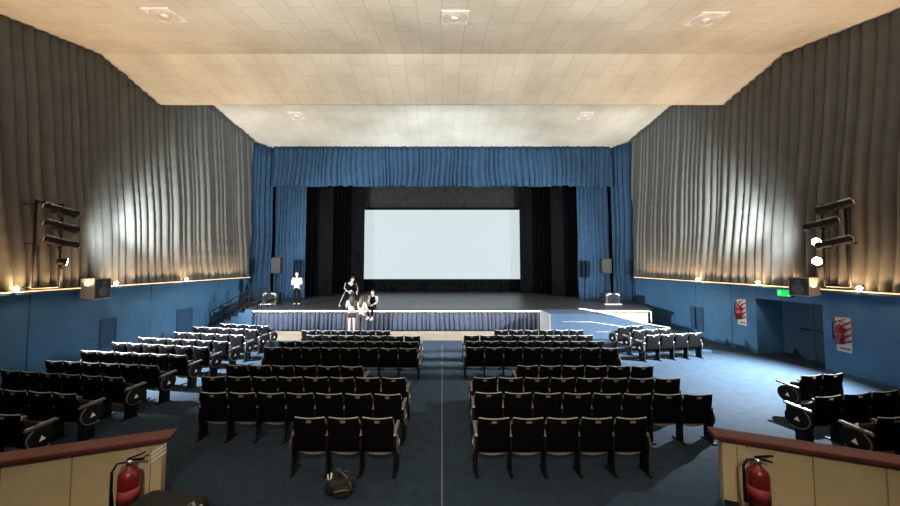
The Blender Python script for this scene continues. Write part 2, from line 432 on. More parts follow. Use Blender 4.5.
# speaker stacks at both sides of the stage
def speaker_stack(px, top_px, sub_px, lab):
    yb = 18.2
    x = at_Y(px, 290, yb).x
    tb = at_Y(px, top_px[1], yb).z; tt = at_Y(px, top_px[0], yb).z
    s1 = at_Y(px, sub_px[0], yb).z
    tt_ = thing('stage_subwoofer', 'black speaker cabinet on the %s side of the stage floor' % lab, 'speaker', (x, yb, SH), 0, 'black speakers on the stage floor')
    hh = s1-SH
    bm = bmn(); box(bm, (0, .0, hh/2+.02), (.78, .6, hh-.04), bev=.03); obj('cabinet', bm, 'dark', tt_)
    bm = bmn(); lathe(bm, [(.27, 0), (.27, .02), (.22, .03), (.05, .005), (.05, .02), (.001, .03)], (0, -.3, hh*.45), (0, -1, 0), 24); obj('cone', bm, 'border', tt_)
    bm = bmn(); tube(bm, [(-.33, -.30, hh*.80), (-.27, -.33, hh*.92), (-.12, -.34, hh*.97)], .035, 8); tube(bm, [(.33, -.30, hh*.80), (.27, -.33, hh*.92), (.12, -.34, hh*.97)], .035, 8)
    obj('corner_guard', bm, 'white', tt_, label='pale corner guards')
    bm = bmn(); box(bm, (-.04, -.36, .02), (.9, .10, .03)); obj('base_strip', bm, 'white', tt_, label='pale strip at the foot')
    st = thing('speaker_pole', 'black pole carrying the small grey speaker on the stage %s' % lab, 'stand', (x, yb+.45, SH), 0, 'poles beside the stage')
    bm = bmn(); tube(bm, [(0, 0, .02), (0, 0, tb-SH)], .035, 10); obj('pole', bm, 'iron', st)
    bm = bmn(); lathe(bm, [(.18, 0), (.18, .02), (.04, .04), (.04, .1)], (0, 0, 0)); obj('base', bm, 'iron', st)
    sp = thing('pole_speaker', 'small grey speaker on a pole at the %s side of the stage' % lab, 'speaker', (x, yb+.45, tb), 0, 'grey pole speakers')
    bm = bmn(); box(bm, (0, 0, (tt-tb)/2), (.5, .4, tt-tb), bev=.04); obj('cabinet', bm, 'dark', sp)
    bm = bmn(); box(bm, (0, -.205, (tt-tb)/2), (.46, .02, tt-tb-.05), bev=.008); obj('grille', bm, 'spk', sp)
speaker_stack(272.5, (257.5, 273.5), (292.5, 0), 'left')
speaker_stack(610, (258.5, 273.5), (293, 0), 'right')

# ------------------------------------------------------------------ seats
def panel_mesh(w, z0, z1, y0, y1, th, puff=0, dip=0, nx=8, nz=8, rnd=.04):
    """closed padded panel, leaning from y0 (bottom) to y1 (top)"""
    bm = bmn(); fr = []; bk = []
    for j in range(nz+1):
        t = j/nz; a = []; b = []
        for i in range(nx+1):
            u = i/nx*2-1
            x = u*w/2*(1-rnd*max(0, t-.6)*.6)
            z = z0+(z1-z0)*t
            z += -dip*(1-u*u)*t
            y = y0+(y1-y0)*t
            e = min(1, min(1-abs(u), t, 1-t)*6)
            tt = th*(.45+.55*e)
            a.append(bm.verts.new((x, y+tt*.5+puff*(1-u*u)*math.sin(math.pi*t), z))); b.append(bm.verts.new((x, y-tt*.5-puff*.35*(1-u*u)*math.sin(math.pi*t), z)))
        fr.append(a); bk.append(b)
    for j in range(nz):
        for i in range(nx):
            bm.faces.new((fr[j][i], fr[j][i+1], fr[j+1][i+1], fr[j+1][i])); bm.faces.new((bk[j][i+1], bk[j][i], bk[j+1][i], bk[j+1][i+1]))
        bm.faces.new((fr[j][0], fr[j+1][0], bk[j+1][0], bk[j][0])); bm.faces.new((fr[j+1][nx], fr[j][nx], bk[j][nx], bk[j+1][nx]))
    for i in range(nx):
        bm.faces.new((fr[nz][i], fr[nz][i+1], bk[nz][i+1], bk[nz][i])); bm.faces.new((fr[0][i+1], fr[0][i], bk[0][i], bk[0][i+1]))
    for f in bm.faces: f.smooth = True
    return bm
SW = .52; HS = .86; BW = .492; BACK = .135
def make_seat():
    t = thing('theatre_seat', 'x', 'seat', group='rows of black theatre seats')
    bk = obj('backrest', panel_mesh(BW, .33, HS-.008, -.005, -.10, .065, .012, .022), 'seat', t)
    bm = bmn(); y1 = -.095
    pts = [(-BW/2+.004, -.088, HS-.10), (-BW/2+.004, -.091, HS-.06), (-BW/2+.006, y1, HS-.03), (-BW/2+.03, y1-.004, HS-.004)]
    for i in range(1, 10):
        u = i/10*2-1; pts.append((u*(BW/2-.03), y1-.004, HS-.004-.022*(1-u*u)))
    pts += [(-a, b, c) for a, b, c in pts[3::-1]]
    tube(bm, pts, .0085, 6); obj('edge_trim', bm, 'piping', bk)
    bm = bmn(); box(bm, (0, -.135, HS-.058), (.075, .008, .036), Matrix.Rotation(R(11), 4, 'X'), bev=.002); obj('number_plate', bm, 'plate', bk)
    # seat, tipped up
    cu = obj('seat_cushion', panel_mesh(.44, .33, .66, .085, .115, .07, .02, 0), 'cushion', t)
    bm = bmn(); g = []
    for j in range(9):
        v = j/8; row = []
        for i in range(9):
            u = i/8*2-1
            z = .225+.40*v + .05*u*u*(1-v)
            y = .06+.11*math.sin(min(1, v*2.2)*math.pi/2) + .012*(1-u*u)
            row.append(bm.verts.new((u*.225, y, z)))
        g.append(row)
    for j in range(8):
        for i in range(8): bm.faces.new((g[j][i], g[j][i+1], g[j+1][i+1], g[j+1][i])).smooth = True
    sp = obj('seat_pan', bm, 'pan', t); md = sp.modifiers.new('t', 'SOLIDIFY'); md.thickness = .012
    return t
def leg_mesh():
    bm = bmn(); f = lambda a, b, t: (t, a, b)
    prism(bm, [(-.06, 0), (.10, 0), (.085, .30), (.12, .50), (.10, .57), (-.06, .57), (-.075, .40), (-.05, .25)], -.017, .017, f)
    box(bm, (0, .03, .012), (.06, .30, .024), bev=.005)
    return bm
def arm_mesh():
    bm = bmn(); f = lambda a, b, t: (t, a, b)
    poly = [(-.07, .575), (.02, .575), (.28, .595), (.335, .60), (.345, .62), (.32, .635), (.05, .615), (-.05, .61)]
    prism(bm, poly, -.025, .025, f); return bm
def end_mesh():
    bm = bmn(); f = lambda a, b, t: (t, a, b)
    poly = []
    for i in range(24):
        q = 2*math.pi*i/24; poly.append((.125+.185*math.cos(q), .42+.165*math.sin(q)))
    prism(bm, poly, -.02, .02, f)
    prism(bm, [(-.02, 0), (.16, 0), (.17, .3), (.0, .3)], -.018, .018, f); return bm
def end_rim():
    bm = bmn(); tube(bm, [(0, .125+.19*math.cos(q), .42+.17*math.sin(q)) for q in [2.2+.19*i for i in range(17)]], .012, 6); return bm
def mark_mesh(s):
    bm = bmn(); f = lambda a, b, t: (t, a, b)
    prism(bm, [(.085, .37), (.165, .385), (.115, .455)], s*.020, s*.026, f); return bm
proto = make_seat()
leg0 = obj('leg', leg_mesh(), 'iron'); arm0 = obj('armrest', arm_mesh(), 'arm')
end0 = obj('end_panel', end_mesh(), 'iron'); rim0 = obj('panel_rim', end_rim(), 'rim'); mk = {s: obj('aisle_marker', mark_mesh(s), 'marker') for s in (-1, 1)}
def child(o, parent, x):
    c = o.copy(); C.objects.link(c); c.parent = parent; c.location = (x, 0, 0); return c
ORD = 'first second third fourth fifth sixth seventh eighth ninth tenth'.split()
def ordn(i): return ORD[i]
n_seats = 0
def row(A, B, n, block, rowname, inner, ends=()):
    """A, B: left and right end of the row's back edge on plan; inner: which end the label counts from"""
    global n_seats
    A = Vector((A.x, A.y, 0)); B = Vector((B.x, B.y, 0)); d = (B-A); L = d.length; d.normalize()
    nrm = Vector((-d.y, d.x, 0)); ang = math.atan2(d.y, d.x); pitch = L/n
    for i in range(n):
        p = A + d*(pitch*(i+.5)) + nrm*BACK
        c = copy_tree(proto); c.location = (p.x, p.y, 0); c.rotation_euler = (0, 0, ang); sx = pitch/SW; c.scale = (sx, 1, 1)
        child(leg0, c, -SW/2); child(arm0, c, -SW/2)
        if i == n-1: child(leg0, c, SW/2); child(arm0, c, SW/2)
        for s, k in ((-1, 0), (1, n-1)):
            if i == k and s in ends:
                e = child(end0, c, s*(SW/2+.022)); child(mk[s], e, 0); child(rim0, e, s*.018)
        k = i if inner == 'L' else n-1-i
        if n == 1: c['label'] = 'single black theatre seat, %s, %s' % (rowname, block)
        else: c['label'] = 'black theatre seat %s from inner end, %s, %s' % (ordn(k), rowname, block)
        n_seats += 1
def H(x, y): return at_h(x, y, HS)
def rn(i, n): return '%s row from stage' % ordn(i)
# right centre block
for i, (x0, y0, x1, y1, n) in enumerate([(494, 330, 584.5, 330, 6), (463.5, 335.3, 594, 335.3, 8), (465, 341, 605, 341.2, 8), (465.5, 347.3, 620.5, 348, 8),
        (516.5, 365.6, 655, 366.3, 6), (472, 377.6, 682, 378.6, 8), (474, 392.6, 714.5, 394.8, 8), (477, 418.6, 650, 418.2, 5)]):
    row(H(x0, y0), H(x1, y1), n, 'right centre block', rn(i, 8), 'L', (-1, 1))
# left centre block
for i, (x0, y0, x1, y1, n) in enumerate([(300.5, 330.3, 390.5, 330.6, 6), (305, 335, 420.5, 336, 7), (277, 340.8, 419, 341.6, 8), (262, 347.2, 417.5, 348.4, 8),
        (224.5, 365, 363, 366.6, 6), (199.5, 376.6, 406.5, 378, 8), (197.5, 392.5, 402, 394.6, 7), (291.5, 417.8, 394, 418.3, 3)]):
    row(H(x0, y0), H(x1, y1), n, 'left centre block', rn(i, 8), 'R', (-1, 1))
# left side block, turned towards the stage
for i, (x0, y0, x1, y1, n) in enumerate([(219, 323.4, 268.5, 326, 4), (191.5, 326.5, 257, 329.6, 5), (172.5, 332, 243, 335.2, 5), (136.5, 337.2, 227.5, 341.6, 6),
        (110, 342.2, 208, 347.2, 6), (78.5, 350.5, 186, 355.3, 6), (43, 360.5, 157.3, 365.8, 6), (-2, 370, 122, 377.8, 6), (-23, 388.5, 75, 394.4, 4), (-15, 413.5, 19, 415.5, 1)]):
    row(H(x0, y0), H(x1, y1), n, 'left side block', rn(i, 10) if n > 1 else 'nearest the camera', 'R', (1,))
# right side blocks
for i, (x0, y0, x1, y1, n) in enumerate([(618.5, 326.7, 644, 325.2, 2), (633, 330.4, 672, 328.3, 3), (646.5, 335.2, 703, 332.6, 4)]):
    row(H(x0, y0), H(x1, y1), n, 'front right side block', rn(i, 3), 'L', (-1, 1))
for i, (x0, y0, x1, y1, n) in enumerate([(803, 376.2, 846, 373.4, 2), (816.5, 397.8, 928, 388, 4), (879, 418.3, 914, 416.5, 1)]):
    row(H(x0, y0), H(x1, y1), n, 'near right side block', rn(i, 3) if n > 1 else 'nearest the red-railed wall', 'L', (-1,))
def kill(o):
    for k in list(o.children): kill(k)
    bpy.data.objects.remove(o)
kill(proto)
for o in (leg0, arm0, end0, rim0, mk[-1], mk[1]): bpy.data.objects.remove(o)
print('SEATS', n_seats)

# ------------------------------------------------------------------ low cream walls with red rail in front of the camera
RH = .90
def low_wall(p0, p1, s, lab):
    a = at_h(*p0, RH); b = at_h(*p1, RH); d = Vector((b.x-a.x, b.y-a.y, 0)).normalized()
    L = (s*(WX-.05) - a.x)/d.x
    ang = math.atan2(d.y, d.x); 
    t = thing('low_wall', 'low cream panelled wall with dark red rail in the %s foreground' % lab, 'wall', (a.x, a.y, 0), ang, 'low cream walls in the foreground')
    # local x runs from the aisle end outward; local side facing the camera:
    cs = -1 if s > 0 else 1
    bm = bmn(); box(bm, (L/2+.05, -cs*.07, RH/2-.03), (L-.1, .14, RH-.06)); obj('wall_body', bm, 'cream', t)
    bm = bmn(); box(bm, (L/2+.05, cs*-.147, RH/2-.03), (L-.1, .012, RH-.07)); obj('added_rear_facing', bm, 'panel', t, label='dark blue facing added on the seat side against bounced light')  # unseen from the camera, added dark to cut bounce onto the seat backs
    bm = bmn(); box(bm, (L/2-.0, -cs*.06, RH-.03), (L, .27, .06), bev=.015); obj('rail', bm, 'rail', t)
    bm = bmn(); x = .36
    while x < L-.3:
        box(bm, (x, cs*.001, RH/2-.03), (.012, .006, RH-.08)); x += .62
    obj('seam', bm, 'seam', t)
    bm = bmn(); box(bm, (L/2+.05, cs*.006, .04), (L-.1, .012, .08)); obj('skirting', bm, 'dark', t)
    return t, a, d, cs
LW, la, ld, lcs = low_wall((172, 434.5), (0, 459), -1, 'left')
RW, ra, rd, rcs = low_wall((712, 432.5), (900, 461.5), 1, 'right')
# cream panel edge lines on left wall: pale diagonal stripes of a small board at its end
def extinguisher(loc, rz, lab, board, blab, sc=1.0, hb=.96, esc=1.0):
    """local -y faces the viewer; board lies on the wall at y=0"""
    t = thing('extinguisher_board', blab, 'board', loc, rz, 'extinguisher boards')
    bm = bmn(); box(bm, (0, -.006, hb/2), (.30 if board else .36, .012, hb)); obj('board', bm, 'boardcream' if board else 'sign', t)
    bm = bmn()
    for k in range(7):
        z = -.1+k*.17
        pl = [(-.18, z), (.18, z+.22), (.18, z+.29), (-.18, z+.07)]
        pl = [(x, max(.16, min(hb, q))) for x, q in pl]
        if abs(pl[0][1]-pl[3][1])+abs(pl[1][1]-pl[2][1]) > .02 and z > -.05: prism(bm, pl, -.0155, -.012, lambda a, b, q: (a, q, b))
    if board: bm.free()
    else: obj('stripe', bm, 'signred', t)
    bm = bmn(); box(bm, (.02, -.014, .09), (.24, .004, .035)); obj('text_band', bm, 'dark', t)
    e = thing('fire_extinguisher', lab, 'extinguisher', tuple(Vector(loc)+Matrix.Rotation(rz, 3, 'Z') @ Vector((0, -.02, .22 if esc == 1 else .03))), rz, 'wall fire extinguishers')
    e.scale = (esc, esc, 1 if esc == 1 else 1.06)
    r = .088
    bm = bmn(); lathe(bm, [(.07, 0), (r, .01), (r, .42), (r*.92, .47), (r*.6, .51), (.028, .53), (.028, .56)], (0, -r-.02, 0), (0, 0, 1), 24); obj('cylinder', bm, 'red', e)
    bm = bmn(); lathe(bm, [(.03, 0), (.034, .02), (.03, .05), (.02, .06)], (0, -r-.02, .555)); obj('valve', bm, 'chrome', e)
    bm = bmn(); box(bm, (.05, -r-.02, .645), (.15, .022, .014), Matrix.Rotation(R(-18), 4, 'Y')); box(bm, (.05, -r-.02, .605), (.13, .022, .014), Matrix.Rotation(R(8), 4, 'Y')); obj('handle', bm, 'iron', e)
    bm = bmn(); tube(bm, [(-.02, -r-.02, .59), (-.09, -r-.05, .60), (-.125, -r-.05, .52), (-.125, -r-.05, .30), (-.115, -r-.05, .12)], [.011, .011, .011, .013, .02], 8); obj('hose', bm, 'iron', e)
    bm = bmn(); lathe(bm, [(r+.002, 0), (r+.002, .14)], (0, -r-.02, .17), (0, 0, 1), 24); obj('label_band', bm, 'signred', e)
    bm = bmn(); box(bm, (0, -.01, .40), (.10, .025, .05)); obj('bracket', bm, 'iron', e)
    return t
lz = math.atan2(ld.y, ld.x)-math.pi
p = la + ld*.36; nl = Vector((math.sin(lz), -math.cos(lz), 0))
extinguisher((p.x+nl.x*.012, p.y+nl.y*.012, .06), lz, 'red fire extinguisher hanging on the left low cream wall', True, 'pale board behind the extinguisher on the left low cream wall', hb=.72, esc=1.22)
rz = math.atan2(rd.y, rd.x); p = ra + rd*.40; nr = Vector((math.sin(rz), -math.cos(rz), 0))
extinguisher((p.x+nr.x*.012, p.y+nr.y*.012, .06), rz, 'red fire extinguisher hanging on the right low cream wall', True, 'pale board behind the extinguisher on the right low cream wall', hb=.72, esc=1.22)
for (x, y, y2), blab, lab in (((742.5, 298.5, 325), 'striped extinguisher board on the right wall on the stage side of the exit', 'red fire extinguisher on the right wall on the stage side of the exit'),
                   ((845, 317.5, 352), 'striped extinguisher board on the dark right wall nearest the camera', 'red fire extinguisher on the dark right wall nearest the camera')):
    a = at_X(x, y2, WX)
    extinguisher((WX, a.y, a.z), R(-90), lab, False, blab)
# pale striped sticker at the end of the left low wall
p = la+ld*.18; 
t = thing('striped_sticker', 'pale diagonal striped sticker at the aisle end of the left low wall', 'sticker', (p.x+nl.x*.009, p.y+nl.y*.009, .52), lz)
bm = bmn()
for k in range(3): prism(bm, [(-.13, .0+k*.05), (.13, .17+k*.05), (.13, .195+k*.05), (-.13, .025+k*.05)], -.004, 0, lambda a, b, q: (a, q, b))
obj('stripe', bm, 'white', t)

# exit sign over the recess, flagged a little off the wall
a = at_X(777.5, 288.5, WX-.1); b = at_X(791, 298, WX-.1)
t = thing('exit_sign', 'lit green exit sign on the right wall above the doorway', 'sign', (WX-.1, (a.y+b.y)/2, min(a.z, b.z)+.04), R(-90))
w = abs(a.y-b.y)
bm = bmn(); box(bm, (0, .03, .10), (w+.04, .08, .25), bev=.01); obj('housing', bm, 'dark', t)
bm = bmn(); box(bm, (0, -.014, .10), (w, .012, .21)); obj('sign_face', bm, 'green', t)
bm = bmn(); box(bm, (-w*.30, -.022, .10), (w*.2, .006, .10)); box(bm, (w*.36, -.022, .03), (w*.14, .006, .03)); obj('pictogram', bm, 'greenlt', t)

# wall speakers hung at the ledge
def wall_speaker(x0, x1, y0, y1, s, lab):
    X = s*(WX-.42)
    a = at_X((x0+x1)/2, y0, X); b = at_X((x0+x1)/2, y1, X); h = a.z-b.z
    rz = R(90) if s < 0 else R(-82)
    t = thing('wall_speaker', lab, 'speaker', (X, a.y, b.z), rz, 'wall speakers')
    # local -y is the front
    bm = bmn()
    prism(bm, [(-.27, 0), (.15, .05), (.15, h-.02), (-.27, h)], -.26, .26, lambda p_, q, t_: (t_, p_, q)); obj('cabinet', bm, 'spkbox', t)
    bm = bmn(); box(bm, (0, -.272, h/2), (.47, .03, h-.07), bev=.01); obj('grille', bm, 'dark', t)
    bm = bmn(); lathe(bm, [(.16, 0), (.16, .02), (.11, .005), (.05, .012), (.001, .02)], (0, -.285, h*.36), (0, -1, 0), 20); lathe(bm, [(.08, 0), (.08, .02), (.05, .006), (.001, .015)], (0, -.285, h*.74), (0, -1, 0), 16); obj('cone', bm, 'grey2', t)
    bm = bmn(); Mi = Matrix.Rotation(-rz, 3, 'Z')
    tube(bm, [Mi @ Vector((0, 0, 0)) + Vector((0, 0, h*.5)), Mi @ Vector((s*.36, 0, 0)) + Vector((0, 0, h*.5))], .03, 8); obj('bracket', bm, 'iron', t)
wall_speaker(82, 107, 278, 299, -1, 'grey box speaker hung on the left wall ledge above the access panel')
wall_speaker(797, 815, 277, 296, 1, 'grey box speaker hung on the right wall ledge beside the exit sign')

# ledge lamps (small bare bulbs) and amber strips
def ledge_lamp(s, y, lab):
    t = thing('ledge_lamp', lab, 'lamp', (s*(WX-.37), y, TRIM), 0, 'small lamps along the wall ledges')
    bm = bmn(); lathe(bm, [(.045, -.005), (.045, .03), (.025, .05)], (0, 0, 0), (0, 0, 1), 12); box(bm, (s*.05, 0, .0), (.10, .04, .012)); obj('holder', bm, 'white', t)
    bm = bmn(); ball(bm, (0, 0, .10), (.055, .055, .065)); obj('bulb', bm, 'bulb', t)
    ld_ = bpy.data.lights.new('bulb glow', 'POINT'); ld_.energy = BULB; ld_.color = (1, .60, .28); ld_.shadow_soft_size = .06
    lo = bpy.data.objects.new('bulb glow', ld_); C.objects.link(lo); lo.location = (s*(WX-.50), y, TRIM+.16)
BULB = 20
lys = [at_X(x, y, -WX+.1).y for x, y in ((5, 292), (108, 285), (180, 281))]
rys = [at_X(x, y, WX-.1).y for x, y in ((870, 289.5), (766, 282), (704, 279))]
print('LAMPS', lys, rys)
for y, l in zip(lys, ('at the left edge of the photo', 'beside the left wall speaker', 'nearest the stage steps')): ledge_lamp(-1, y, 'small glowing lamp on the left wall ledge '+l)
for y, l in zip(rys, ('near the right edge of the photo', 'left of the green exit sign', 'nearest the stage')): ledge_lamp(1, y, 'small glowing lamp on the right wall ledge '+l)
for s, l in ((-1, 'left'), (1, 'right')):
    bm = bmn(); box(bm, (s*(WX-.288), 6.6, TRIM+.011), (.02, 25.0, .022)); o = obj('cove_light_strip', bm, 'cove')
    tag(o, 'amber light strip lying along the %s wall ledge below the drape' % l, 'light strip', 'amber ledge strips')

# ceiling air diffusers
def diffuser(x, y, lab):
    # meet the folded ceiling along the ray
    dr = ray(x, y); t0 = 2.0
    while True:
        p = CO+dr*t0
        if p.z >= ceil_z(p.y): break
        t0 += .01
    sl = slopeA if p.y < A2.y else ((B2.z-A2.z)/(B2.y-A2.y) if p.y < B2.y else slopeC)
    t = thing('ceiling_diffuser', lab, 'vent', p, 0, 'ceiling air diffusers'); t.rotation_euler = (math.atan(sl), 0, 0)
    bm = bmn(); h = .34
    n = 28
    prism(bm, [(-h, -h), (h, -h), (h, h), (-h, h)], -.03, -.003); obj('plate', bm, 'white', t)
    for r_ in (.30, .245, .19, .135):
        bm = bmn(); tube(bm, [(r_*math.cos(.2243995*k), r_*math.sin(.2243995*k), -.031-.006*(k % 2)) for k in range(29)], .008, 5, caps=False); obj('slot_ring', bm, 'vent', t)
    bm = bmn(); lathe(bm, [(.10, 0), (.10, -.02), (.02, -.03)], (0, 0, -.03), (0, 0, 1), 20); obj('centre_cap', bm, 'white', t)
for x, y, l in ((165, 14.5, 'square ceiling diffuser at upper left of the near ceiling'), (455, 17, 'square ceiling diffuser in the middle of the near ceiling'), (705.5, 18.5, 'square ceiling diffuser at upper right of the near ceiling'),
                (296.5, 115.5, 'square ceiling diffuser on the left above the valance'), (585, 115.5, 'square ceiling diffuser on the right above the valance')):
    diffuser(x, y, l)

# ------------------------------------------------------------------ spotlight frames on the side walls
def pipe_frame(s, xa, xb, ytop, ybot, lab):
    X = s*10.62
    a = at_X(xa, ybot, X); b = at_X(xb, ybot, X); tp = at_X(xb, ytop, X)
    t = thing('lighting_frame', lab, 'frame', (X, (a.y+b.y)/2, a.z), 0, 'pipe frames for spotlights')
    w = abs(a.y-b.y)/2; h = tp.z-a.z; r = .028
    for q, nm in ((-1, 0), (1, 0)):
        bm = bmn(); tube(bm, [(0, q*w, 0), (0, q*w, h)], r, 8); obj('upright', bm, 'iron', t)
    bm = bmn()
    bm.free()
    for z in (0, h*.98):
        bm = bmn(); tube(bm, [(0, -w, z), (0, w, z)], r, 8); obj('cross_pipe', bm, 'iron', t)
    for z in (0.02, h*.5, h*.95):
        for q in (-1, 1):
            bm = bmn(); tube(bm, [(0, q*w, z), (s*(.46), q*w, z)], .02, 6); obj('wall_arm', bm, 'iron', t)
    UP[s] = b.y
    return t, w
UP = {}
def clamp(t, s, p, z0):
    q = t.rotation_euler.to_matrix().inverted(); m = q @ (Vector((s*10.62, UP[s], p.z-.12))-p)
    bm = bmn(); tube(bm, [(0, 0, z0), (0, 0, z0-.03), m], .018, 6); obj('clamp', bm, 'iron', t)
def spot(s, x, y, X, dirv, lab):
    p = at_X(x, y, X); d = Vector(dirv).normalized()
    t = thing('stage_spotlight', lab, 'spotlight', p, 0, 'stage spotlights')
    q = d.to_track_quat('Y', 'Z'); t.rotation_euler = q.to_euler()
    bm = bmn(); lathe(bm, [(.05, -.36), (.085, -.33), (.10, -.10), (.085, -.05), (.085, .22), (.105, .25), (.105, .34)], (0, 0, 0), (0, 1, 0), 18); obj('housing', bm, 'iron', t)
    bm = bmn(); lathe(bm, [(.095, .343), (.08, .352), (.001, .362)], (0, 0, 0), (0, 1, 0), 18); obj('lens', bm, 'chrome', t)
    bm = bmn(); tube(bm, [(.115, 0, 0), (.125, 0, -.10), (.06, 0, -.17), (-.06, 0, -.17), (-.125, 0, -.10), (-.115, 0, 0)], .012, 6); obj('yoke', bm, 'iron', t)
    bm = bmn(); box(bm, (0, -.365, .0), (.10, .04, .12), bev=.01); tube(bm, [(0, -.36, .07), (.02, -.30, .14), (.0, -.1, .13)], .012, 6); tube(bm, [(0, -.33, .102), (0, -.05, .115), (0, .3, .108)], .010, 6); obj('rear_cap', bm, 'chrome', t, label='pale metal rear cap'); clamp(t, s, p, -.17)
    return p
def flood(s, x, y, X, dirv, lab, lit):
    p = at_X(x, y, X); d = Vector(dirv).normalized()
    t = thing('flood_lamp', lab, 'lamp', p, 0, 'flood lamps on the pipe frames')
    t.rotation_euler = d.to_track_quat('Y', 'Z').to_euler()
    bm = bmn(); lathe(bm, [(.06, -.16), (.085, -.13), (.095, -.02), (.115, .02)], (0, 0, 0), (0, 1, 0), 18); obj('housing', bm, 'iron', t)
    bm = bmn(); lathe(bm, [(.108, .022), (.09, .035), (.001, .048)], (0, 0, 0), (0, 1, 0), 18); obj('lamp_face', bm, 'lamp' if lit else 'chrome', t)
    bm = bmn(); tube(bm, [(.12, -.03, 0), (.14, -.03, -.08), (0, -.03, -.16), (-.14, -.03, -.08), (-.12, -.03, 0)], .011, 6); obj('yoke', bm, 'iron', t); clamp(t, s, p, -.16)
    return p
pipe_frame(-1, 31, 58, 203, 288, 'black pipe frame holding spotlights on the left wall')
pipe_frame(1, 850, 826, 203, 287, 'black pipe frame holding spotlights on the right wall')
SX = 10.40
for (y, l) in ((211, 'topmost'), (227, 'middle'), (243, 'lowest')): spot(-1, 61.5, y, -SX, (.42, 1, -.22), 'black stage spotlight, %s of three on the left wall frame' % l)
for (x, y, l) in ((834, 207, 'topmost'), (821, 224.5, 'middle'), (834, 243, 'lowest')): spot(1, x, y, SX, (-.42, 1, -.22), 'black stage spotlight, %s of three on the right wall frame' % l)
f1 = flood(1, 817, 242, SX, (-.8, -.15, -.10), 'glowing white flood lamp on the right frame beside the lowest spotlight', True)
f2 = flood(1, 817.5, 261, SX, (-.8, -.2, -.12), 'glowing white flood lamp lowest on the right pipe frame', True)
f3 = flood(-1, 65, 262, -SX, (.6, 1, -.2), 'small lamp below the three spotlights on the left frame', True)
print('FLOODS', f1, f2, f3)

# ------------------------------------------------------------------ loose things on the floor
p = at_h(340, 492, 0)
t = thing('backpack', 'black backpack lying on the floor behind the nearest left row', 'bag', (p.x, p.y, 0), R(12))
bm = bmn(); vs = ball(bm, (0, 0, 0), (1, 1, 1), seg=28, rings=20)
sg = lambda c, e: math.copysign(abs(c)**e, c)
for v in vs:                                   # a slumped, boxy body with sagging creases
    x, y, z = sg(v.co.x, .55), sg(v.co.y, .6), sg(v.co.z, .6)
    k = 1-.22*max(0, z)
    v.co = Vector((x*.20*k + .02*z, y*.135*k - .03*z, .125+z*.12 - .035*max(0, z)*math.cos(x*2.2+.5) + .010*math.sin(9*x+4*y)))
    v.co.z = max(.004, v.co.z)
obj('body', bm, 'bag', t, smooth=True)
bm = bmn(); vs = ball(bm, (0, 0, 0), (1, 1, 1), seg=20, rings=14)
for v in vs:
    x, y, z = sg(v.co.x, .6), sg(v.co.y, .7), sg(v.co.z, .6); v.co = Vector((.04+x*.12, -.135+y*.05, .085+z*.07))
obj('front_pocket', bm, 'bag', t, smooth=True)
for pts_ in ([(-.03, .04, .22), (.01, -.02, .275), (.08, -.09, .25), (.14, -.13, .16), (.17, -.12, .06)], [(.05, .06, .22), (.11, .02, .25), (.18, -.03, .19), (.21, -.05, .08)]):
    bm = bmn(); tube(bm, pts_, .013, 6); obj('strap', bm, 'grey2', t)
bm = bmn(); tube(bm, [(-.08, .06, .20), (-.075, .05, .27), (-.02, .04, .285), (.01, .05, .20)], .010, 6); obj('grab_loop', bm, 'grey2', t)
bm = bmn(); tube(bm, [(-.06, -.186, .12), (.04, -.192, .135), (.14, -.183, .12)], .005, 5); obj('zip', bm, 'grey', t)
for x_, w_, h_, r_ in ((-.115, .022, .09, 8), (-.155, .016, .075, -8)):
    bm = bmn(); box(bm, (x_, -.04, .20+h_/2), (w_, .006, h_), Matrix.Rotation(R(r_), 4, 'Y')); obj('tag', bm, 'white', t, label='white tag')
for o in list(t.children): pass
p = at_h(176, 491, .46)
t = thing('equipment_case', 'low black padded case on the floor before the left low wall', 'case', (p.x+.02, p.y-.14, 0), R(-8))
bm = bmn(); box(bm, (0, 0, .23), (.78, .34, .46), bev=.09); obj('case_body', bm, 'bag', t, smooth=True)
bm = bmn(); tube(bm, [(.30, -.05, .44), (.36, -.05, .49), (.42, -.05, .40), (.43, -.05, .28)], .016, 8); tube(bm, [(.385, .02, .42), (.42, .03, .36)], .02, 8); obj('handle', bm, 'grey', t)
bm = bmn(); box(bm, (0, 0, .335), (.786, .346, .014), bev=.003); obj('zip', bm, 'iron', t)
# small dark cable box right of the front side seats
p = at_h(704, 352.5, 0)
t = thing('cable_box', 'small dark cable box on the floor beside the front right seats', 'box', (p.x, p.y, 0), R(-15))
bm = bmn(); box(bm, (0, 0, .05), (.42, .16, .10), bev=.02); obj('case', bm, 'panel', t)
bm = bmn(); tube(bm, [(.2, 0, .06), (.32, .02, .02), (.45, -.04, .012), (.55, .03, .012)], .012, 6); obj('cable', bm, 'iron', t)
# pale seam strip along the centre aisle
bm = bmn(); box(bm, (0, 8.6, .003), (.012, 9.2, .006)); o = obj('floor_seam_strip', bm, 'grey'); tag(o, 'thin pale seam strip running down the centre aisle carpet', 'strip')

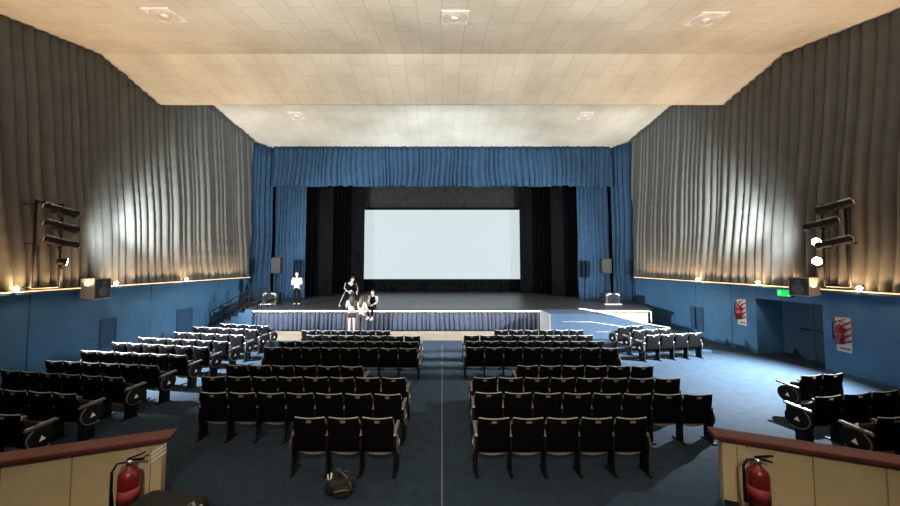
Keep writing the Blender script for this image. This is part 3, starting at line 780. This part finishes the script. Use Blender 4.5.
# ------------------------------------------------------------------ people
def skinmesh(name, V, E, Rad, m, parent, sub=1, root=0):
    me = bpy.data.meshes.new(name+'_g'); me.from_pydata([tuple(v) for v in V], E, [])
    o = bpy.data.objects.new(name+'_g', me); C.objects.link(o)
    md = o.modifiers.new('s', 'SKIN'); md.use_smooth_shade = True
    sd = me.skin_vertices[0].data
    for i, r in enumerate(Rad):
        rr = r if isinstance(r, tuple) else (r, r)
        sd[i].radius = rr; sd[i].use_root = (i == root)
    sb = o.modifiers.new('u', 'SUBSURF'); sb.levels = sub; sb.render_levels = sub
    dg = bpy.context.evaluated_depsgraph_get(); dg.update()
    ev = o.evaluated_get(dg); nm = bpy.data.meshes.new_from_object(ev)
    bpy.data.objects.remove(o)
    return nm
def graph(J, chains, rad):
    V = []; idx = {}; E = []; Rr = []
    for ch in chains:
        for a in ch:
            if a not in idx: idx[a] = len(V); V.append(J[a]); Rr.append(rad[a])
        for a, b in zip(ch, ch[1:]): E.append((idx[a], idx[b]))
    return V, E, Rr
BASE = dict(pelvis=(0, 0, .93), waist=(0, .0, 1.07), chest=(0, 0, 1.27), neck=(0, .01, 1.43), head=(0, -.01, 1.52),
    shL=(.175, 0, 1.385), elL=(.22, .02, 1.10), wrL=(.22, -.06, .86), haL=(.215, -.09, .79),
    shR=(-.175, 0, 1.385), elR=(-.22, .02, 1.10), wrR=(-.22, -.06, .86), haR=(-.215, -.09, .79),
    hiL=(.09, 0, .88), knL=(.10, -.01, .49), anL=(.10, .02, .09), toL=(.12, -.13, .04),
    hiR=(-.09, 0, .88), knR=(-.10, -.01, .49), anR=(-.10, .02, .09), toR=(-.12, -.13, .04))
BR = dict(pelvis=(.12, .09), waist=(.105, .075), chest=(.125, .085), neck=.055, head=.06, shL=.06, shR=.06, elL=.042, elR=.042, wrL=.03, wrR=.03,
    haL=(.038, .020), haR=(.038, .020), hiL=.088, hiR=.088, knL=.058, knR=.058, anL=.042, anR=.042, toL=.035, toR=.035)
BODY = [('pelvis', 'waist', 'chest', 'neck', 'head'), ('chest', 'shL', 'elL', 'wrL', 'haL'), ('chest', 'shR', 'elR', 'wrR', 'haR'),
        ('pelvis', 'hiL', 'knL', 'anL', 'toL'), ('pelvis', 'hiR', 'knR', 'anR', 'toR')]
def person(label, loc, rz, pose, headrot, top, bottom, shoe, hair, longhair, sleeves=True, legs='long', scale=1.0, vest=None, stripes=False):
    J = {k: Vector(pose.get(k, v)) for k, v in BASE.items()}
    t = thing('person', label, 'person', loc, rz); t.scale = (scale,)*3
    V, E, Rr = graph(J, BODY, BR)
    me = skinmesh('body', V, E, Rr, None, t)
    bm = bmn(); bm.from_mesh(me)
    for f in bm.faces: f.material_index = 0; f.smooth = True
    # fingers
    for s in 'LR':
        h = J['ha'+s]; d = (h-J['wr'+s]).normalized(); u, v = frame(d)
        side = u if abs(u.x) < abs(v.x) else v
        oth = d.cross(side)
        for k in range(4):
            ln = (.075, .085, .08, .062)[k]; b0 = h + side*(.027-.018*k)
            q = oth*(.012)
            tube(bm, [b0-d*.01, b0+d*ln*.45, b0+d*ln*.8+q, b0+d*ln*.98+q*2.2], [.009, .0085, .008, .006], 6)
        tube(bm, [h-d*.045+side*.022, h-d*.01+side*.055, h+d*.03+side*.062], [.012, .010, .008], 6)
    # head
    hr = Matrix.Rotation(headrot[1], 4, 'X') if False else (Matrix.Rotation(headrot[0], 4, 'Z') @ Matrix.Rotation(headrot[1], 4, 'X'))
    hc = J['head']; HT = Matrix.Translation(hc) @ hr
    def hp(x, y, z): return HT @ Vector((x, y, z))
    hv = bmesh.ops.create_uvsphere(bm, u_segments=18, v_segments=14, radius=1)['verts']
    for v in hv:
        x, y, z = v.co; w = 1-.25*max(0, -z)**1.5
        v.co = HT @ Vector((x*.076*w, y*.095*(1-.12*max(0, -z))-.01-(.012 if z < -.4 and y < 0 else 0), z*.118+.085))
    for f in {f for v in hv for f in v.link_faces}: f.smooth = True
    tube(bm, [hp(0, -.098, .105), hp(0, -.122, .068), hp(0, -.100, .060)], [.009, .015, .010], 6)
    for s in (-1, 1):
        ball(bm, hp(s*.032, -.088, .095), (.011, .011, .009), 1, 8, 6)
        ball(bm, hp(s*.077, .005, .08), (.012, .02, .03), 0, 8, 6)
    tube(bm, [hp(-.024, -.092, .032), hp(0, -.102, .031), hp(.024, -.092, .032)], [.004, .008, .004], 6, mi=2)
    obj('body', bm, ['skin', 'eye', 'lip'], t)
    # shirt
    r2 = {k: (tuple(x+.040 for x in v) if isinstance(v, tuple) else v+.018) for k, v in BR.items()}; r2['base'] = .078
    if sleeves: ch = [('pelvis', 'waist', 'chest', 'base'), ('chest', 'shL', 'elL', 'wrL'), ('chest', 'shR', 'elR', 'wrR')]
    else: ch = [('pelvis', 'waist', 'chest', 'base'), ('chest', 'shL'), ('chest', 'shR')]
    J2 = dict(J)
    if not sleeves: pass
    J2['base'] = J['chest'] + (J['neck']-J['chest'])*.62
    J2['pelvis'] = J['pelvis'] - (J['waist']-J['pelvis'])*.25
    def clo(nm, chs, rad, JJ, m):
        V, E, Q = graph(JJ, chs, rad); me = skinmesh(nm, V, E, Q, m, t)
        me.materials.clear(); me.materials.append(M[m]); me.name = nm
        o = bpy.data.objects.new(nm, me); C.objects.link(o); o.parent = t
        for p_ in me.polygons: p_.use_smooth = True; p_.material_index = 0
    clo('shirt', ch, r2, J2, top)
    if vest:
        r3 = {k: (tuple(x+.054 for x in v) if isinstance(v, tuple) else v+.026) for k, v in BR.items()}; r3['base'] = .084
        clo('vest', [('pelvis', 'waist', 'chest', 'base'), ('chest', 'shL'), ('chest', 'shR')], r3, J2, vest)
    r4 = {k: (tuple(x+.036 for x in v) if isinstance(v, tuple) else v+.016) for k, v in BR.items()}
    r4['anL'] = r4['anR'] = .062
    J3 = dict(J)
    for s in 'LR':
        J3['an'+s] = J['an'+s] + (J['kn'+s]-J['an'+s])*.08
        if legs == 'short': J3['kn'+s] = J['hi'+s] + (J['kn'+s]-J['hi'+s])*.55; r4['kn'+s] = .095
    chs = [('waist', 'pelvis'), ('pelvis', 'hiL', 'knL') + (() if legs == 'short' else ('anL',)), ('pelvis', 'hiR', 'knR') + (() if legs == 'short' else ('anR',))]
    J3['waist'] = J['pelvis'] + (J['waist']-J['pelvis'])*.45
    clo('trousers' if legs == 'long' else 'shorts', chs, r4, J3, bottom)
    for s in 'LR':
        a, b = J['an'+s], J['to'+s]; d = (b-a); dn = Vector((d.x, d.y, 0)); 
        bm = bmn(); h0 = a + Vector((0, 0, -.035)) - dn*.35
        tube(bm, [h0, a+dn*.1+Vector((0, 0, -.03)), b+Vector((0, 0, .005)), b+dn*.35+Vector((0, 0, -.004))], [.042, .052, .046, .03], 10)
        obj('shoe', bm, shoe, t)
    if stripes:
        for s in 'LR':
            sg = 1 if s == 'L' else -1
            for a_, b_, c_, r_, nm in (('sh', 'el', 'wr', .066, 'sleeve_stripe'), ('hi', 'kn', 'an', .088, 'trouser_stripe')):
                q = [J[k_+s] for k_ in (a_, b_, c_)]; off = Vector((sg*r_, -.03, 0))
                bm = bmn(); tube(bm, [q[0]+off*1.15, q[0].lerp(q[1], .5)+off, q[1]+off*.95, q[1].lerp(q[2], .5)+off*.85, q[2]+off*.75], .011, 6); obj(nm, bm, 'whitecloth', t)
    # hair
    bm = bmn(); vs = ball(bm, (0, 0, 0), (1, 1, 1), seg=18, rings=12)
    for v in vs:
        x, y, z = v.co
        zz = z*.125+.098; yy = y*.105+.010
        if y < -.25: zz = max(zz, .135+.03*(-y))
        elif z < 0: zz = .098+z*.075
        v.co = HT @ Vector((x*.086, yy, zz))
    if longhair:
        c0 = hp(0, .06, .09)
        tube(bm, [hp(0, .035, .15), hp(0, .075, .03), hp(0, .09, -.10), hp(0, .10, -.24), hp(0, .095, -.33)], [.07, .082, .085, .07, .03], 12)
        for s in (-1, 1): tube(bm, [hp(s*.055, .0, .12), hp(s*.085, .02, .02), hp(s*.09, .03, -.10), hp(s*.07, .05, -.20)], [.03, .036, .036, .02], 8)
    obj('hair', bm, hair, t, smooth=True)
    return t
SP = at_h(296.5, 306, SH)
person('person in white hooded top and dark trousers standing by the left speaker', (SP.x, SP.y, SH), R(8),
       dict(elL=(.24, -.02, 1.13), wrL=(.08, -.19, 1.12), haL=(.01, -.20, 1.14), elR=(-.24, -.02, 1.13), wrR=(-.08, -.20, 1.08), haR=(-.01, -.20, 1.07)),
       (0, R(0)), 'whitecloth', 'darkcloth', 'dark', 'hairblack', False)
p = at_h(346.5, 309, SH)
person('person in black with white side stripes leaning forward at the stage edge', (p.x, p.y+.42, SH), R(20),
       dict(pelvis=(0, .04, .84), waist=(.02, -.02, .97), chest=(.06, -.14, 1.13), neck=(.10, -.22, 1.26), head=(.12, -.26, 1.33),
            shL=(.22, -.15, 1.20), elL=(.30, -.34, .98), wrL=(.30, -.50, .80), haL=(.30, -.55, .75), shR=(-.12, -.16, 1.22), elR=(-.20, -.32, .98), wrR=(-.06, -.46, .82), haR=(-.02, -.51, .78),
            hiL=(.09, .02, .80), hiR=(-.09, .02, .80), knL=(.13, -.06, .45), knR=(-.26, -.04, .46), anL=(.12, .02, .09), anR=(-.42, .0, .09), toL=(.14, -.13, .04), toR=(-.47, -.13, .04)),
       (R(14), R(36)), 'darkcloth', 'darkcloth', 'dark', 'hairblack', True, stripes=True)
p = at_Y(351.5, 331, YS-.55)
person('person in pale grey top and dark shorts standing with back turned at the stage', (p.x, YS-.55, 0), R(188),
       dict(elL=(.22, -.10, 1.12), wrL=(.17, -.30, 1.08), haL=(.16, -.37, 1.08), elR=(-.22, -.08, 1.12), wrR=(-.20, -.28, 1.05), haR=(-.2, -.35, 1.05)),
       (R(6), R(8)), 'greycloth', 'greydark', 'dark', 'hairblack', True, legs='short', scale=1.06)
p = at_Y(361.5, 331, YS-.6)
person('person in pale yellow top with long brown hair standing at the stage', (p.x, YS-.60, 0), R(160),
       dict(elL=(.24, -.05, 1.12), wrL=(.22, -.28, 1.05), haL=(.21, -.35, 1.04), elR=(-.24, -.04, 1.12), wrR=(-.22, -.25, 1.0), haR=(-.21, -.32, .98)),
       (R(0), R(10)), 'yellowcloth', 'greydark', 'dark', 'hairbrown', True, scale=1.0)
p = at_h(373.5, 309, SH)
# seated on the stage edge: pelvis height .10 above deck, legs hang in front
sit = dict(pelvis=(0, .0, .12), waist=(0, .01, .27), chest=(0, -.05, .47), neck=(0, -.09, .62), head=(0, -.12, .70),
           shL=(.175, -.05, .58), elL=(.23, -.18, .34), wrL=(.10, -.34, .24), haL=(.06, -.40, .22), shR=(-.175, -.05, .58), elR=(-.23, -.18, .34), wrR=(-.10, -.34, .26), haR=(-.06, -.40, .24),
           hiL=(.09, -.02, .10), knL=(.11, -.42, .09), anL=(.09, -.44, -.34), toL=(.10, -.58, -.40), hiR=(-.09, -.02, .10), knR=(-.11, -.42, .09), anR=(-.10, -.40, -.34), toR=(-.11, -.54, -.40))
person('person in dark vest with pale sleeves sitting on the stage edge', (p.x, YS+.20, SH), R(-10), sit, (R(-8), R(12)), 'greycloth', 'darkcloth', 'white', 'hairblack', False, vest='darkcloth')

# ------------------------------------------------------------------ light
def light(kind, name, loc, energy, color, target=None, size=.2, sy=None, cone=None, blend=.5, spread=None):
    d = bpy.data.lights.new(name, kind); d.energy = energy; d.color = color
    if kind == 'AREA':
        d.size = size
        if sy: d.shape = 'RECTANGLE'; d.size_y = sy
        if spread: d.spread = spread
    else: d.shadow_soft_size = size
    if kind == 'SPOT': d.spot_size = cone; d.spot_blend = blend
    o = bpy.data.objects.new(name, d); C.objects.link(o); o.location = loc
    if target is not None:
        o.rotation_euler = (Vector(target)-Vector(loc)).to_track_quat('-Z', 'Y').to_euler()
    return o
COOL = (.86, .95, 1.0)
# flood lamps of the two wall frames
def aimed(s, name, loc, e, d, cone, blend, r=.07):
    return light('SPOT', name, loc, e, COOL, Vector(loc)+Vector(d), r, cone=R(cone), blend=blend)
for s in (-1, 1):
    aimed(s, 'frame flood', (s*10.0, 9.85, 3.75), 9200, (-s*.69, .72, -.16), 98, .55)
    aimed(s, 'frame wall lamp', (s*9.95, 9.95, 3.9), 560, (s*.02, 1, .08), 150, .8)
    aimed(s, 'frame wall lamp', (s*9.80, 10.0, 3.9), 3700, (s*.10, 1, .34), 78, 1)
    aimed(s, 'frame aisle lamp', (s*9.9, 10.0, 3.5), 8500, (-9.5*s, 3.6, -3.4), 42, .6)
    aimed(s, 'frame house lamp', (s*10.05, 9.4, 3.25), 11500 if s > 0 else 10500, (-s*2.0, .3, -3.0) if s > 0 else (1.7, .6, -3.0), 107 if s > 0 else 84, .8)
    aimed(s, 'frame stage spot', (s*10.1, 10.25, 4.6), 2100, (-s*5.2, 10.0, 1.5), 52, .7)
# strip under the stage lip shining down the skirt and over the floor
light('AREA', 'stage lip strip', ((XL+XR)/2, YS+.03, SH-.12), 110, (1, .84, .62), ((XL+XR)/2, YS-.12, -.4), XR-XL-.1, .03)
# unseen fill added behind the ceiling lip to brighten front slab and valance
light('AREA', 'added lip fill', (0, B2.y+.45, B2.z+.45), 230, (.66, .86, 1), (0, B2.y+4.0, B2.z+.55), 18, .25)
# amber ledge strips carry most of their light upward
for s in (-1, 1):
    light('AREA', 'ledge wash', (s*(WX-.46), 6.2, TRIM+.08), 800, (1, .59, .30), (s*(WX-3.4), 6.2, 11), 24, .12, spread=R(150))
    light('AREA', 'added ceiling fill', (s*3.4, .8, 4.6), 350, (1, .95, .88), (s*3.6, 8.5, 10.2), 2.5, 1.0, spread=R(110))  # unseen area lights, added out of frame to lift the ceiling
light('AREA', 'house light', (0, -4.5, 7.5), 130, (1, .84, .62), (0, 3.4, .4), 1.5, spread=R(68))
w = bpy.data.worlds.new('world'); S.world = w; w.use_nodes = True
w.node_tree.nodes['Background'].inputs['Color'].default_value = (.5, .55, .6, 1); w.node_tree.nodes['Background'].inputs['Strength'].default_value = .0
S.view_settings.view_transform = 'Standard'; S.view_settings.look = 'None'; S.view_settings.gamma = 1; S.view_settings.exposure = 0
try: S.view_settings.use_curve_mapping = False
except Exception: pass
